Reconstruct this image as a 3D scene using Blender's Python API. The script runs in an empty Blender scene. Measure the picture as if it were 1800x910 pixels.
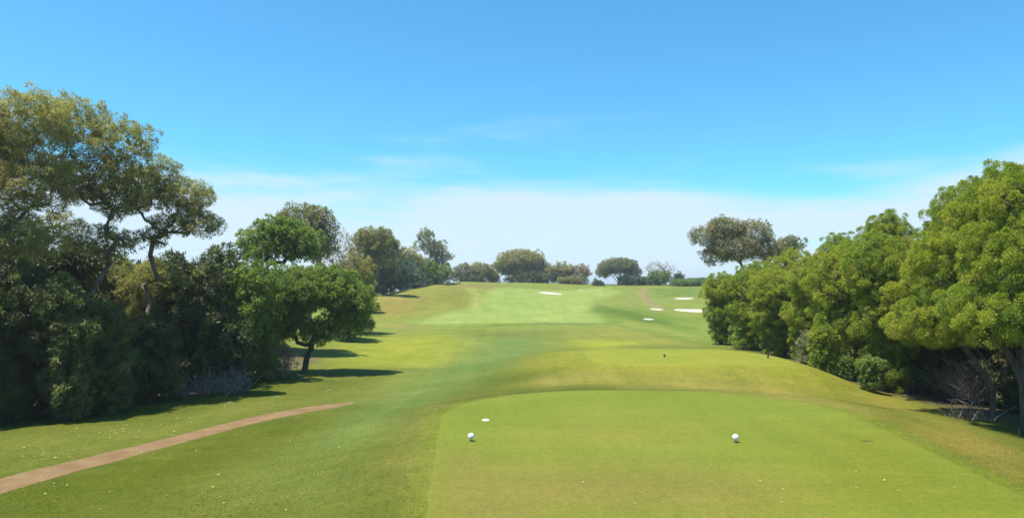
import bpy, math
import numpy as np

# ------------------------------------------------------------------ camera, sky, sun, exposure
SC = bpy.context.scene
COL = SC.collection
FPX, CX, CY = 1200.0, 900.0, 455.0            # photograph is 1800 x 910
HOR = 498.0
CAMZ = 3.0
PITCH = math.atan((HOR - CY) / FPX)
cam_d = bpy.data.cameras.new('camera')
cam = bpy.data.objects.new('camera', cam_d)
COL.objects.link(cam)
cam_d.sensor_width = 36.0
cam_d.lens = 36.0 * FPX / 1800.0
cam_d.clip_start = 0.1
cam_d.clip_end = 6000
cam.location = (0, 0, CAMZ)
cam.rotation_euler = (math.radians(90) + PITCH, 0, 0)
SC.camera = cam

SUN_EL = math.radians(71)
SUN_AZ = math.radians(-108)                    # clockwise from +Y: the sun stands high on the left
sdir = (math.sin(SUN_AZ) * math.cos(SUN_EL), math.cos(SUN_AZ) * math.cos(SUN_EL), math.sin(SUN_EL))
sun_d = bpy.data.lights.new('sun', 'SUN')
sun_d.energy = 4.6
sun_d.angle = math.radians(0.5)
sun_d.color = (1.0, 0.95, 0.86)
sun = bpy.data.objects.new('sun', sun_d)
COL.objects.link(sun)
from mathutils import Vector
sun.rotation_euler = Vector(sdir).to_track_quat('Z', 'Y').to_euler()
sun.location = (-40, 20, 80)

world = bpy.data.worlds.new('World')
SC.world = world
world.use_nodes = True
wn, wl = world.node_tree.nodes, world.node_tree.links
wn.clear()
w_out = wn.new('ShaderNodeOutputWorld')
w_bg = wn.new('ShaderNodeBackground')
w_bg.inputs['Strength'].default_value = 0.088
sky = wn.new('ShaderNodeTexSky')
sky.sky_type = 'NISHITA'
sky.sun_disc = False
sky.sun_elevation = SUN_EL
sky.sun_rotation = SUN_AZ
sky.altitude = 0
sky.air_density = 1.0
sky.dust_density = 0.35
sky.ozone_density = 2.2
# the photograph's colour grade: a clear cyan-blue sky
grade = wn.new('ShaderNodeMix'); grade.data_type = 'RGBA'; grade.blend_type = 'MULTIPLY'
grade.inputs['Factor'].default_value = 1.0
grade.inputs['B'].default_value = (0.46, 1.06, 1.24, 1)
wl.new(sky.outputs['Color'], grade.inputs['A'])
# thin streaky cloud low in the sky, all the way round
geo = wn.new('ShaderNodeNewGeometry')
sep = wn.new('ShaderNodeSeparateXYZ')
tc = wn.new('ShaderNodeTexCoord')
wl.new(tc.outputs['Generated'], sep.inputs[0])
def wmath(op, a, b=None, c=None, clamp=False):
    n = wn.new('ShaderNodeMath'); n.operation = op; n.use_clamp = clamp
    for i, v in enumerate((a, b, c)):
        if v is None: continue
        if isinstance(v, (int, float)): n.inputs[i].default_value = v
        else: wl.new(v, n.inputs[i])
    return n.outputs[0]
def wramp(v, a, b):
    n = wn.new('ShaderNodeMapRange'); n.interpolation_type = 'SMOOTHSTEP'
    wl.new(v, n.inputs['Value'])
    n.inputs['From Min'].default_value = a; n.inputs['From Max'].default_value = b
    return n.outputs['Result']
mp = wn.new('ShaderNodeMapping')
mp.inputs['Scale'].default_value = (2.4, 2.4, 15.0)
mp.inputs['Rotation'].default_value = (0.02, 0.03, 0.0)
mp.inputs['Location'].default_value = (1.7, 0.2, 0.1)
wl.new(tc.outputs['Generated'], mp.inputs['Vector'])
n1 = wn.new('ShaderNodeTexNoise'); n1.inputs['Scale'].default_value = 1.0
n1.inputs['Detail'].default_value = 7; n1.inputs['Roughness'].default_value = 0.5
wl.new(mp.outputs['Vector'], n1.inputs['Vector'])
z = sep.outputs['Z']
low = wramp(z, 0.205, 0.07)                     # 1 near the horizon
cl = wmath('ADD', n1.outputs['Fac'], wmath('MULTIPLY', low, 0.46))
mask = wmath('MULTIPLY', wramp(cl, 0.63, 0.90), wramp(z, 0.32, 0.14), clamp=True)
mask = wmath('MAXIMUM', wmath('MULTIPLY', mask, 0.88), wmath('MULTIPLY', wramp(z, 0.13, 0.0), 0.48))
cmix = wn.new('ShaderNodeMix'); cmix.data_type = 'RGBA'
wl.new(mask, cmix.inputs['Factor'])
wl.new(grade.outputs['Result'], cmix.inputs['A'])
cmix.inputs['B'].default_value = (4.5, 5.25, 6.0, 1)
wl.new(cmix.outputs['Result'], w_bg.inputs['Color'])
wl.new(w_bg.outputs[0], w_out.inputs[0])

SC.view_settings.view_transform = 'Standard'
SC.view_settings.look = 'None'
SC.view_settings.gamma = 1.0
SC.view_settings.exposure = 0.95
SC.view_settings.use_curve_mapping = False
SC.render.engine = 'CYCLES'
SC.cycles.max_bounces = 6
SC.cycles.transparent_max_bounces = 4
SC.cycles.use_denoising = True

# ------------------------------------------------------------------ helpers
cp, sp = math.cos(PITCH), math.sin(PITCH)
def ray(u, v):
    a, b = (u - CX) / FPX, (CY - v) / FPX
    return np.array([a, cp - b * sp, sp + b * cp])
def at(u, v, Y):
    d = ray(u, v)
    return np.array([0, 0, CAMZ]) + d * (Y / d[1])

def srgb(r, g, b):
    c = np.array([r, g, b]) / 255.0
    return np.where(c <= 0.04045, c / 12.92, ((c + 0.055) / 1.055) ** 2.4)

def mesh_obj(name, verts, faces, mat, parent=None, attrs=None, smooth=False):
    """faces: (M,3) or (M,4) int array, or list of such arrays"""
    me = bpy.data.meshes.new(name)
    verts = np.ascontiguousarray(verts, dtype=np.float32)
    if not isinstance(faces, list): faces = [faces]
    faces = [np.asarray(f, dtype=np.int32) for f in faces if len(f)]
    nl = sum(f.size for f in faces); npol = sum(len(f) for f in faces)
    me.vertices.add(len(verts)); me.vertices.foreach_set('co', verts.ravel())
    me.loops.add(nl); me.polygons.add(npol)
    me.loops.foreach_set('vertex_index', np.concatenate([f.ravel() for f in faces]))
    tot = np.concatenate([np.full(len(f), f.shape[1], np.int32) for f in faces])
    st = np.concatenate([[0], np.cumsum(tot)[:-1]]).astype(np.int32)
    me.polygons.foreach_set('loop_start', st)
    me.polygons.foreach_set('loop_total', tot)
    if smooth: me.polygons.foreach_set('use_smooth', np.ones(npol, bool))
    for k, a in (attrs or {}).items():
        a = np.asarray(a, np.float32)
        if a.ndim == 1:
            at_ = me.attributes.new(k, 'FLOAT', 'POINT'); at_.data.foreach_set('value', a)
        else:
            at_ = me.attributes.new(k, 'FLOAT_COLOR', 'POINT'); at_.data.foreach_set('color', a.ravel())
    me.update(calc_edges=True)
    me.validate()
    if mat: me.materials.append(mat)
    o = bpy.data.objects.new(name, me)
    COL.objects.link(o)
    if parent is not None: o.parent = parent
    return o

def tag(o, label=None, cat=None, group=None, kind=None):
    if label: o['label'] = label
    if cat: o['category'] = cat
    if group: o['group'] = group
    if kind: o['kind'] = kind
    return o
def thing(name, label, cat, loc, group=None):
    o = bpy.data.objects.new(name, None)
    o.empty_display_size = 0.2
    COL.objects.link(o); o.location = tuple(float(c) for c in loc)
    return tag(o, label, cat, group)

# ------------------------------------------------------------------ materials
def new_mat(name):
    m = bpy.data.materials.new(name); m.use_nodes = True
    nt = m.node_tree; nt.nodes.clear()
    out = nt.nodes.new('ShaderNodeOutputMaterial')
    return m, nt, nt.nodes, nt.links, out
def ramp(nodes, stops):
    r = nodes.new('ShaderNodeValToRGB')
    el = r.color_ramp.elements
    while len(el) < len(stops): el.new(0.5)
    for e, (p, c) in zip(el, stops):
        e.position = p; e.color = (*c, 1)
    return r
def leaf_mat(name, stops, trans=0.4, rough=0.55, spec=0.25):
    m, nt, N, L, out = new_mat(name)
    a = N.new('ShaderNodeAttribute'); a.attribute_name = 'tint'
    r = ramp(N, stops); L.new(a.outputs['Fac'], r.inputs['Fac'])
    p = N.new('ShaderNodeBsdfPrincipled')
    p.inputs['Roughness'].default_value = rough
    p.inputs['Specular IOR Level'].default_value = spec
    t = N.new('ShaderNodeBsdfTranslucent')
    h = N.new('ShaderNodeMix'); h.data_type = 'RGBA'; h.blend_type = 'MULTIPLY'
    h.inputs['Factor'].default_value = 1; h.inputs['B'].default_value = (1.15, 1.25, 0.5, 1)
    L.new(r.outputs['Color'], p.inputs['Base Color']); L.new(r.outputs['Color'], h.inputs['A'])
    L.new(h.outputs['Result'], t.inputs['Color'])
    mx = N.new('ShaderNodeMixShader'); mx.inputs[0].default_value = trans
    L.new(p.outputs[0], mx.inputs[1]); L.new(t.outputs[0], mx.inputs[2])
    L.new(mx.outputs[0], out.inputs[0])
    return m
def rough_mat(name, c1, c2, scale=8.0, rough=0.85, bump=0.3, stretch=(1, 1, 1), detail=5):
    m, nt, N, L, out = new_mat(name)
    t = N.new('ShaderNodeTexCoord'); mpn = N.new('ShaderNodeMapping')
    mpn.inputs['Scale'].default_value = stretch
    L.new(t.outputs['Object'], mpn.inputs['Vector'])
    n = N.new('ShaderNodeTexNoise'); n.inputs['Scale'].default_value = scale; n.inputs['Detail'].default_value = detail
    L.new(mpn.outputs['Vector'], n.inputs['Vector'])
    r = ramp(N, [(0.3, c1), (0.7, c2)]); L.new(n.outputs['Fac'], r.inputs['Fac'])
    p = N.new('ShaderNodeBsdfPrincipled'); p.inputs['Roughness'].default_value = rough
    p.inputs['Specular IOR Level'].default_value = 0.2
    L.new(r.outputs['Color'], p.inputs['Base Color'])
    b = N.new('ShaderNodeBump'); b.inputs['Strength'].default_value = bump; b.inputs['Distance'].default_value = 0.02
    L.new(n.outputs['Fac'], b.inputs['Height']); L.new(b.outputs[0], p.inputs['Normal'])
    L.new(p.outputs[0], out.inputs[0])
    return m

LEAF = {
    'tea':   leaf_mat('leaf_tea_tree', [(0.0, (0.12, 0.175, 0.026)), (0.45, (0.225, 0.285, 0.028)), (0.8, (0.335, 0.355, 0.034)), (1.0, (0.29, 0.23, 0.085))]),
    'olive': leaf_mat('leaf_olive_gum', [(0.0, (0.15, 0.17, 0.065)), (0.45, (0.25, 0.235, 0.08)), (0.8, (0.36, 0.325, 0.125)), (1.0, (0.34, 0.235, 0.125))], trans=0.48),
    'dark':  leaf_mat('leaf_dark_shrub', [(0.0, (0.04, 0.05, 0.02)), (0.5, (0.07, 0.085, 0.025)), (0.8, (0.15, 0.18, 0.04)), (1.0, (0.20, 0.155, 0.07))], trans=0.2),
    'green': leaf_mat('leaf_mid_green', [(0.0, (0.09, 0.14, 0.035)), (0.5, (0.165, 0.23, 0.045)), (1.0, (0.25, 0.30, 0.07))]),
    'grey':  leaf_mat('leaf_grey_gum', [(0.0, (0.16, 0.175, 0.085)), (0.5, (0.235, 0.225, 0.115)), (1.0, (0.31, 0.255, 0.155))]),
    'blue':  leaf_mat('leaf_blue_green', [(0.0, (0.055, 0.095, 0.06)), (0.6, (0.10, 0.16, 0.09)), (1.0, (0.17, 0.22, 0.12))], trans=0.2),
    'brown': leaf_mat('leaf_dry_brown', [(0.0, (0.20, 0.15, 0.085)), (0.6, (0.30, 0.23, 0.14)), (1.0, (0.38, 0.30, 0.20))], trans=0.2),
}
BARK = rough_mat('bark_brown', (0.045, 0.034, 0.026), (0.12, 0.092, 0.07), 9, 0.9, 0.6, (1, 1, 0.25))
BARK_P = rough_mat('bark_pale', (0.16, 0.13, 0.105), (0.34, 0.295, 0.25), 7, 0.85, 0.4, (1, 1, 0.25))
BARK_G = rough_mat('bark_grey_brown', (0.075, 0.06, 0.048), (0.20, 0.165, 0.135), 9, 0.9, 0.5, (1, 1, 0.25))
BARK_D = rough_mat('bark_dead', (0.13, 0.095, 0.075), (0.30, 0.235, 0.19), 12, 0.9, 0.4, (1, 1, 0.4))

# ------------------------------------------------------------------ terrain
def sst(x): 
    x = np.clip(x, 0, 1); return x * x * (3 - 2 * x)
CTRL_PIX = [  # pixel, pixel, metres ahead
    (625, 706, 21.9), (300, 775, 16.5), (0, 855, 12.8), (0, 750, 19), (250, 700, 23.8), (460, 690, 25), (533, 655, 30.6),
    (700, 850, 11.8), (600, 910, 10.3), (250, 910, 10.9), (850, 650, 32.4), (750, 690, 24.7), (800, 620, 41.3), (700, 600, 48),
    (640, 570, 66.7), (850, 590, 56), (950, 572, 68), (950, 561, 80), (950, 540, 101), (950, 520, 127), (950, 506, 154),
    (950, 497, 176), (1190, 600, 50.6), (1060, 595, 50), (1120, 560, 86), (1210, 547, 103), (1205, 525, 133), (1130, 510, 160), (1080, 503, 172),
    (1220, 501, 176), (660, 526, 93), (684, 515, 101), (721, 506, 113), (769, 498, 129), (805, 495.5, 146), (760, 532, 98), (700, 545, 86), (840, 496, 160), (680, 552, 82),
    (870, 497, 172), (640, 532, 105), (500, 515, 120), (300, 520, 130), (0, 520, 130), (680, 527, 132), (740, 512, 165), (600, 535, 112), (1400, 506, 150), (1700, 506, 150), (1800, 780, 17),
    (1700, 742, 19.6), (1600, 700, 23.8), (1420, 640, 34), (1240, 606, 45), (1040, 540, 104), (1060, 552, 90), (1150, 540, 112), (870, 545, 97), (850, 520, 127),
    (600, 620, 40), (560, 585, 52), (1000, 580, 62), (1090, 575, 70), (1225, 580, 66)]
CTRL_W = [(25, 20, -1.3), (25, 45, -1.1), (20, 10, -1.3), (-25, 15, -1.1), (-25, 30, -0.9), (-20, 5, -1.0), (0, 0, -0.55), (0, -5, -0.6),
    (3, 14, -0.6), (6, 10, -0.6), (10, 12, -0.72), (10.5, 16, -0.85), (3, 22.5, -0.75), (7, 28, -0.75), (12.5, 28, -1.02), (0, 230, 1.2), (150, 230, 0.5), (-150, 230, 0.5),
    (0, 400, -8), (250, 400, -8), (-250, 400, -8), (0, 1500, -40), (900, 1500, -40), (-900, 1500, -40), (-30, 60, 0.4), (35, 60, -0.6), (-45, 90, 1.8), (60, 90, -0.2)]
P = np.array([at(*c) for c in CTRL_PIX] + [np.array(c, float) for c in CTRL_W])
def ab(x, y):
    yy = np.maximum(y, -2.0) + 8.0
    return np.clip(x / yy, -1.7, 1.7), np.log(yy)
_a, _b = ab(P[:, 0], P[:, 1])
def _U(r2): return r2 * np.log(r2 + 1e-9)
_n = len(P)
_K = _U((_a[:, None] - _a) ** 2 + (_b[:, None] - _b) ** 2) + np.eye(_n) * 1e-3
_Q = np.stack([np.ones(_n), _a, _b], 1)
_A = np.block([[_K, _Q], [_Q.T, np.zeros((3, 3))]])
_W = np.linalg.solve(_A, np.concatenate([P[:, 2], np.zeros(3)]))

# outlines of the two tees (metres): superellipse-like rounded forms
def rrect_sd(x, y, cx, cy, hx, hy, r, rot=0.0):
    c, s = math.cos(rot), math.sin(rot)
    dx, dy = (x - cx) * c + (y - cy) * s, -(x - cx) * s + (y - cy) * c
    qx, qy = np.abs(dx) - hx + r, np.abs(dy) - hy + r
    return np.hypot(np.maximum(qx, 0), np.maximum(qy, 0)) + np.minimum(np.maximum(qx, qy), 0) - r
TEE1 = dict(cx=3.0, cy=10.6, hx=4.85, hy=8.75, r=3.6, rot=0.02)
TEE2 = dict(cx=7.1, cy=28.1, hx=4.4, hy=3.5, r=2.6, rot=-0.03)

def tee1_sd(x, y):
    xl = -1.2 - 0.075 * (y - 8.7); xr = 7.35 + 0.10 * (y - 9.8)
    xc = (xl + xr) / 2
    return rrect_sd((x - xc) / (xr - xl) * 9.0, y, 0.0, 10.4, 4.5, 9.1, 4.3)
def tee2_sd(x, y): return rrect_sd(x, y, **TEE2)
def terrain(x, y):
    x = np.atleast_1d(np.asarray(x, float)); y = np.atleast_1d(np.asarray(y, float))
    sh = x.shape; x = x.ravel(); y = y.ravel()
    a, b = ab(x, y)
    zz = _W[_n] + _W[_n + 1] * a + _W[_n + 2] * b
    for i in range(_n):
        zz = zz + _W[i] * _U((a - _a[i]) ** 2 + (b - _b[i]) ** 2)
    near = 1.0 / (1.0 + (np.maximum(y, 1) / 60.0) ** 2)
    zz = zz + near * (0.035 * np.sin(x * 0.9 + 0.4 * y) + 0.03 * np.sin(0.55 * y - x * 0.33 + 1.0))
    zz = zz + 0.25 * sst((y - 60) / 60) * np.sin(x * 0.11 + 0.6) * np.sin(y * 0.07)*0.8 * (1 - sst((y - 140) / 40))
    sd1 = tee1_sd(x, y); sd2 = tee2_sd(x, y)
    w2 = 1 - sst((sd2 + 0.6) / (3.6 + 5.0 * sst((6.5 - x) / 5.0)))
    p2 = 0.03 - 0.012 * (x - 7) ** 2 * (x > 7) * 0.6
    zz = zz + (p2 - zz) * w2
    w1 = 1 - sst((sd1 + 0.5) / (4.2 + 2.5 * sst((x - 3) / 4)))
    zz = zz + (0.0 - zz) * w1
    return zz.reshape(sh)
def tz(x, y): return float(terrain(x, y)[0])
def ground_at(u, v, y0=4.0, y1=420.0):
    d = ray(u, v)
    ys = np.exp(np.linspace(math.log(y0), math.log(y1), 500))
    pz = CAMZ + d[2] / d[1] * ys; px = d[0] / d[1] * ys
    g = terrain(px, ys)
    k = np.argmax(pz < g)
    if not (pz < g).any(): k = len(ys) - 1
    if k > 0:
        e0, e1 = pz[k - 1] - g[k - 1], pz[k] - g[k]
        t = e0 / (e0 - e1 + 1e-9); Y = ys[k - 1] + t * (ys[k] - ys[k - 1])
    else: Y = ys[0]
    x = d[0] / d[1] * Y
    return np.array([x, Y, tz(x, Y)])

# ---- ground sheet
E_LIT = np.array([2.90, 2.92, 3.35])          # light on level sunlit ground, photograph colour -> base colour
def alb(r, g, b): return np.clip(srgb(r, g, b) / E_LIT, 0.004, 0.6)

ts = np.concatenate([-np.geomspace(3.2, 0.86, 26), np.linspace(-0.85, 0.85, 330), np.geomspace(0.86, 3.2, 26)])
ys = np.concatenate([np.linspace(-40, 3.5, 16), 3.6 + np.cumsum(0.0098 * (4 + np.geomspace(1, 420, 560)) * 0.55)])
ys = np.concatenate([np.linspace(-40, 3, 14), np.geomspace(3 + 8, 300 + 8, 470)[1:] - 8, np.geomspace(320, 2500, 16)])
TT, YY = np.meshgrid(ts, ys)
XX = TT * (np.maximum(YY, -2) + 8.0)
ZZ = terrain(XX, YY)
ga, gb = ab(XX, YY)

def poly_mask(pix, soft, pts=None):
    """soft-edged mask over the ground of an outline given by places on the ground"""
    w = np.array([ground_at(u, v) for u, v in pix]) if pts is None else pts
    pa, pb = ab(w[:, 0], w[:, 1])
    d = np.full(ga.shape, 1e9); inside = np.zeros(ga.shape, bool)
    n = len(pa)
    for i in range(n):
        x0, y0, x1, y1 = pa[i], pb[i], pa[(i + 1) % n], pb[(i + 1) % n]
        ex, ey = x1 - x0, y1 - y0
        t = np.clip(((ga - x0) * ex + (gb - y0) * ey) / (ex * ex + ey * ey + 1e-12), 0, 1)
        d = np.minimum(d, np.hypot(ga - x0 - t * ex, gb - y0 - t * ey))
        c = (y0 > gb) != (y1 > gb)
        with np.errstate(divide='ignore', invalid='ignore'):
            inside ^= c & (ga < ex * (gb - y0) / (ey if abs(ey) > 1e-12 else 1e-12) + x0)
    sd = np.where(inside, -d, d)
    return 1 - sst((sd + soft) / (2 * soft))

turf = np.zeros(ga.shape + (3,)) + alb(134, 144, 62)
def paint(m, c, k=1.0):
    global turf
    turf = turf + (np.asarray(c) - turf) * (m * k)[..., None]
def zone(pix, c, soft=0.03, k=1.0): paint(poly_mask(pix, soft), alb(*c), k)
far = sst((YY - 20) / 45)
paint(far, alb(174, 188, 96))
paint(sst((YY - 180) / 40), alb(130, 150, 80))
# lush green run beside the tee and up the middle
zone([(560, 905), (700, 780), (760, 700), (860, 640), (960, 600), (1000, 580), (840, 580), (760, 625), (690, 690), (560, 760), (380, 860)], (150, 162, 84), 0.08, 0.9)
zone([(620, 770), (760, 690), (880, 640), (980, 595), (840, 595), (740, 660), (640, 725)], (150, 178, 104), 0.08, 0.95)
zone([(0, 860), (300, 800), (620, 715), (560, 745), (300, 850), (100, 905), (0, 905)], (126, 138, 46), 0.05, 0.8)
zone([(0, 770), (250, 745), (500, 695), (630, 690), (600, 702), (320, 765), (0, 835)], (158, 164, 84), 0.05, 0.9)
zone([(590, 645), (760, 645), (830, 600), (760, 588), (610, 600)], (196, 202, 84), 0.06, 1.0)
zone([(690, 690), (800, 640), (700, 650), (640, 680)], (168, 178, 92), 0.06, 0.6)
# fairway climbing to the crest
zone([(720, 570), (1075, 568), (1040, 548), (1045, 530), (1090, 512), (1060, 506), (860, 506), (840, 530), (790, 545)], (196, 216, 126), 0.016, 1.0)
zone([(850, 574), (1085, 571), (1100, 563), (1060, 567), (860, 569)], (150, 168, 88), 0.012, 0.8)
zone([(860, 545), (900, 545), (930, 510), (880, 508)], (176, 210, 116), 0.05, 0.6)
# left knoll, dry on its flank
zone([(655, 560), (700, 560), (820, 545), (840, 525), (825, 502), (760, 500), (680, 515), (655, 530)], (180, 184, 94), 0.025, 0.95)
zone([(660, 548), (700, 555), (740, 535), (730, 515), (690, 518), (662, 532)], (196, 176, 104), 0.035, 0.85)
zone([(770, 530), (815, 540), (828, 520), (800, 508)], (168, 166, 84), 0.035, 0.75)
zone([(818, 506), (836, 530), (824, 545), (840, 545), (846, 528), (832, 506)], (214, 222, 134), 0.010, 0.9)
zone([(800, 499), (880, 501), (870, 508), (812, 505)], (188, 174, 112), 0.012, 0.8)
zone([(690, 566), (730, 572), (735, 577), (690, 575)], (200, 180, 120), 0.02, 0.7)
zone([(880, 500), (1000, 500), (1040, 506), (960, 510), (880, 506)], (176, 186, 100), 0.012, 0.6)
# between the crest and the forward tee
zone([(960, 600), (1080, 575), (1150, 590), (1220, 600), (1230, 606), (1040, 608)], (186, 186, 92), 0.04, 0.8)
zone([(1040, 548), (1075, 565), (1230, 605), (1232, 560), (1160, 550), (1110, 540)], (150, 176, 76), 0.025, 0.85)
zone([(1090, 570), (1150, 580), (1228, 600), (1228, 592), (1160, 572), (1100, 562)], (182, 194, 104), 0.010, 0.8)
zone([(1040, 545), (1100, 558), (1180, 572), (1180, 565), (1110, 548), (1050, 536)], (126, 154, 66), 0.012, 0.85)
zone([(1140, 508), (1230, 504), (1232, 520), (1150, 522)], (140, 168, 78), 0.015, 0.8)
zone([(1010, 600), (1140, 600), (1060, 612), (1010, 612)], (206, 212, 84), 0.03, 0.85)
# skirt of the forward tee, straw coloured
sd2 = tee2_sd(XX, YY); sd1 = tee1_sd(XX, YY)
paint((1 - sst((sd2 - 0.2) / 3.4)), alb(190, 190, 82), 0.9)
zone([(900, 676), (1000, 655), (1150, 655), (1300, 655), (1420, 690), (1560, 730), (1500, 735), (1330, 700), (1080, 680)], (190, 180, 100), 0.035, 0.8)
paint((1 - sst((sd2 + 0.5) / 0.7)), alb(192, 200, 84), 0.55)
zone([(960, 668), (1240, 662), (1220, 672), (980, 676)], (196, 192, 100), 0.02, 0.5)
zone([(1480, 640), (1560, 665), (1640, 720), (1780, 790), (1790, 840), (1620, 745), (1500, 690)], (184, 176, 88), 0.05, 0.9)
zone([(1560, 735), (1700, 760), (1795, 800), (1795, 870), (1680, 790)], (178, 162, 84), 0.05, 0.8)
zone([(760, 905), (735, 905), (690, 800), (760, 720), (800, 700), (790, 720), (765, 780)], (166, 160, 86), 0.045, 0.8)
tm = 1 - sst((sd1 + 0.3) / 0.8)
paint(tm, alb(163, 178, 74))
paint(tm * poly_mask([(800, 905), (860, 835), (1000, 815), (1200, 818), (1420, 850), (1380, 905)], 0.08), alb(178, 160, 94), 0.7)
paint(tm * poly_mask([(780, 905), (775, 800), (830, 790), (880, 850), (900, 905)], 0.06), alb(176, 160, 92), 0.7)
paint(tm * poly_mask([(1420, 905), (1440, 760), (1560, 755), (1780, 880), (1790, 905)], 0.10), alb(158, 164, 60), 0.9)
paint(tm * poly_mask([(900, 760), (1010, 740), (1250, 745), (1230, 775), (950, 790)], 0.05), alb(180, 178, 86), 0.7)
# bare litter beneath the trees on both sides
def strip(xs, ys_, w, c, k):
    d = np.full(ga.shape, 1e9)
    for i in range(len(xs) - 1):
        ex, ey = xs[i + 1] - xs[i], ys_[i + 1] - ys_[i]
        t = np.clip(((XX - xs[i]) * ex + (YY - ys_[i]) * ey) / (ex * ex + ey * ey), 0, 1)
        d = np.minimum(d, np.hypot(XX - xs[i] - t * ex, YY - ys_[i] - t * ey))
    paint(1 - sst((d - w + 0.6) / 1.2), c, k)
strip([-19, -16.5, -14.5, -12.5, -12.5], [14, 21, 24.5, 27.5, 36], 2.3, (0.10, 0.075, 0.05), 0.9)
strip([16.5, 16, 15.8, 16.4], [12, 20, 30, 46], 2.2, (0.075, 0.058, 0.042), 0.9)  # litter, darkened further so its colour also carries the canopy shade

nr, nc = XX.shape
idx = np.arange(nr * nc).reshape(nr, nc)
gf = np.stack([idx[:-1, :-1], idx[:-1, 1:], idx[1:, 1:], idx[1:, :-1]], -1).reshape(-1, 4)

def turf_mat(name, attr='turf', flat=None, fine=45.0, mott=0.5, bump=0.6, scale2=0.9):
    m, nt, N, L, out = new_mat(name)
    t = N.new('ShaderNodeTexCoord')
    def noise(scale, detail, rough=0.55, st=None):
        n = N.new('ShaderNodeTexNoise'); n.inputs['Scale'].default_value = scale
        n.inputs['Detail'].default_value = detail; n.inputs['Roughness'].default_value = rough
        if st:
            q = N.new('ShaderNodeMapping'); q.inputs['Scale'].default_value = st[:3]
            q.inputs['Rotation'].default_value = (0, 0, st[3])
            L.new(t.outputs['Object'], q.inputs['Vector']); L.new(q.outputs[0], n.inputs['Vector'])
        else: L.new(t.outputs['Object'], n.inputs['Vector'])
        return n.outputs['Fac']
    if flat is None:
        a = N.new('ShaderNodeAttribute'); a.attribute_name = attr; base = a.outputs['Color']
    else:
        r0 = ramp(N, flat); L.new(noise(0.42, 4, 0.6), r0.inputs['Fac']); base = r0.outputs['Color']
    def overlay(col, fac, lo, hi, k):
        r = ramp(N, [(0.28, lo), (0.72, hi)]); L.new(fac, r.inputs['Fac'])
        x = N.new('ShaderNodeMix'); x.data_type = 'RGBA'; x.blend_type = 'MULTIPLY'
        x.inputs['Factor'].default_value = k
        L.new(col, x.inputs['A']); L.new(r.outputs['Color'], x.inputs['B'])
        return x.outputs['Result']
    c = overlay(base, noise(0.35, 6, 0.62), (0.80, 0.88, 0.7), (1.2, 1.1, 1.22), mott * 2)
    c = overlay(c, noise(scale2, 5, 0.6, (0.35, 1.6, 1, 0.5)), (0.8, 0.88, 0.8), (1.18, 1.1, 1.1), mott * 1.6)
    c = overlay(c, noise(0.55, 3, 0.5, (2.6, 0.16, 1, -0.25)), (0.86, 0.92, 0.84), (1.12, 1.08, 1.1), mott * 1.6)
    c = overlay(c, noise(5.5, 4, 0.6), (0.78, 0.84, 0.75), (1.2, 1.15, 1.2), mott * 1.3)
    c = overlay(c, noise(fine, 3, 0.7), (0.5, 0.56, 0.48), (1.48, 1.42, 1.4), min(1.0, mott * 2.6))
    c = overlay(c, noise(14.0, 3, 0.65, (0.6, 1.5, 1, -0.3)), (0.74, 0.78, 0.7), (1.24, 1.2, 1.22), mott * 1.5)
    p = N.new('ShaderNodeBsdfPrincipled'); p.inputs['Roughness'].default_value = 0.8
    p.inputs['Specular IOR Level'].default_value = 0.05
    L.new(c, p.inputs['Base Color'])
    b = N.new('ShaderNodeBump'); b.inputs['Strength'].default_value = bump; b.inputs['Distance'].default_value = 0.03
    L.new(noise(fine * 0.7, 4, 0.65), b.inputs['Height'])
    b2 = N.new('ShaderNodeBump'); b2.inputs['Strength'].default_value = bump * 0.7; b2.inputs['Distance'].default_value = 0.12
    L.new(noise(3.2, 4, 0.6), b2.inputs['Height']); L.new(b.outputs[0], b2.inputs['Normal'])
    L.new(b2.outputs[0], p.inputs['Normal'])
    L.new(p.outputs[0], out.inputs[0])
    return m
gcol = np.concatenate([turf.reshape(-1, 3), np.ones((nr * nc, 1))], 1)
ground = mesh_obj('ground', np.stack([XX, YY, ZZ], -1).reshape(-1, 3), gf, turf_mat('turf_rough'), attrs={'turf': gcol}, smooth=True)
tag(ground, 'mown grass of the golf hole rolling up to a distant crest', kind='structure')

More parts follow.
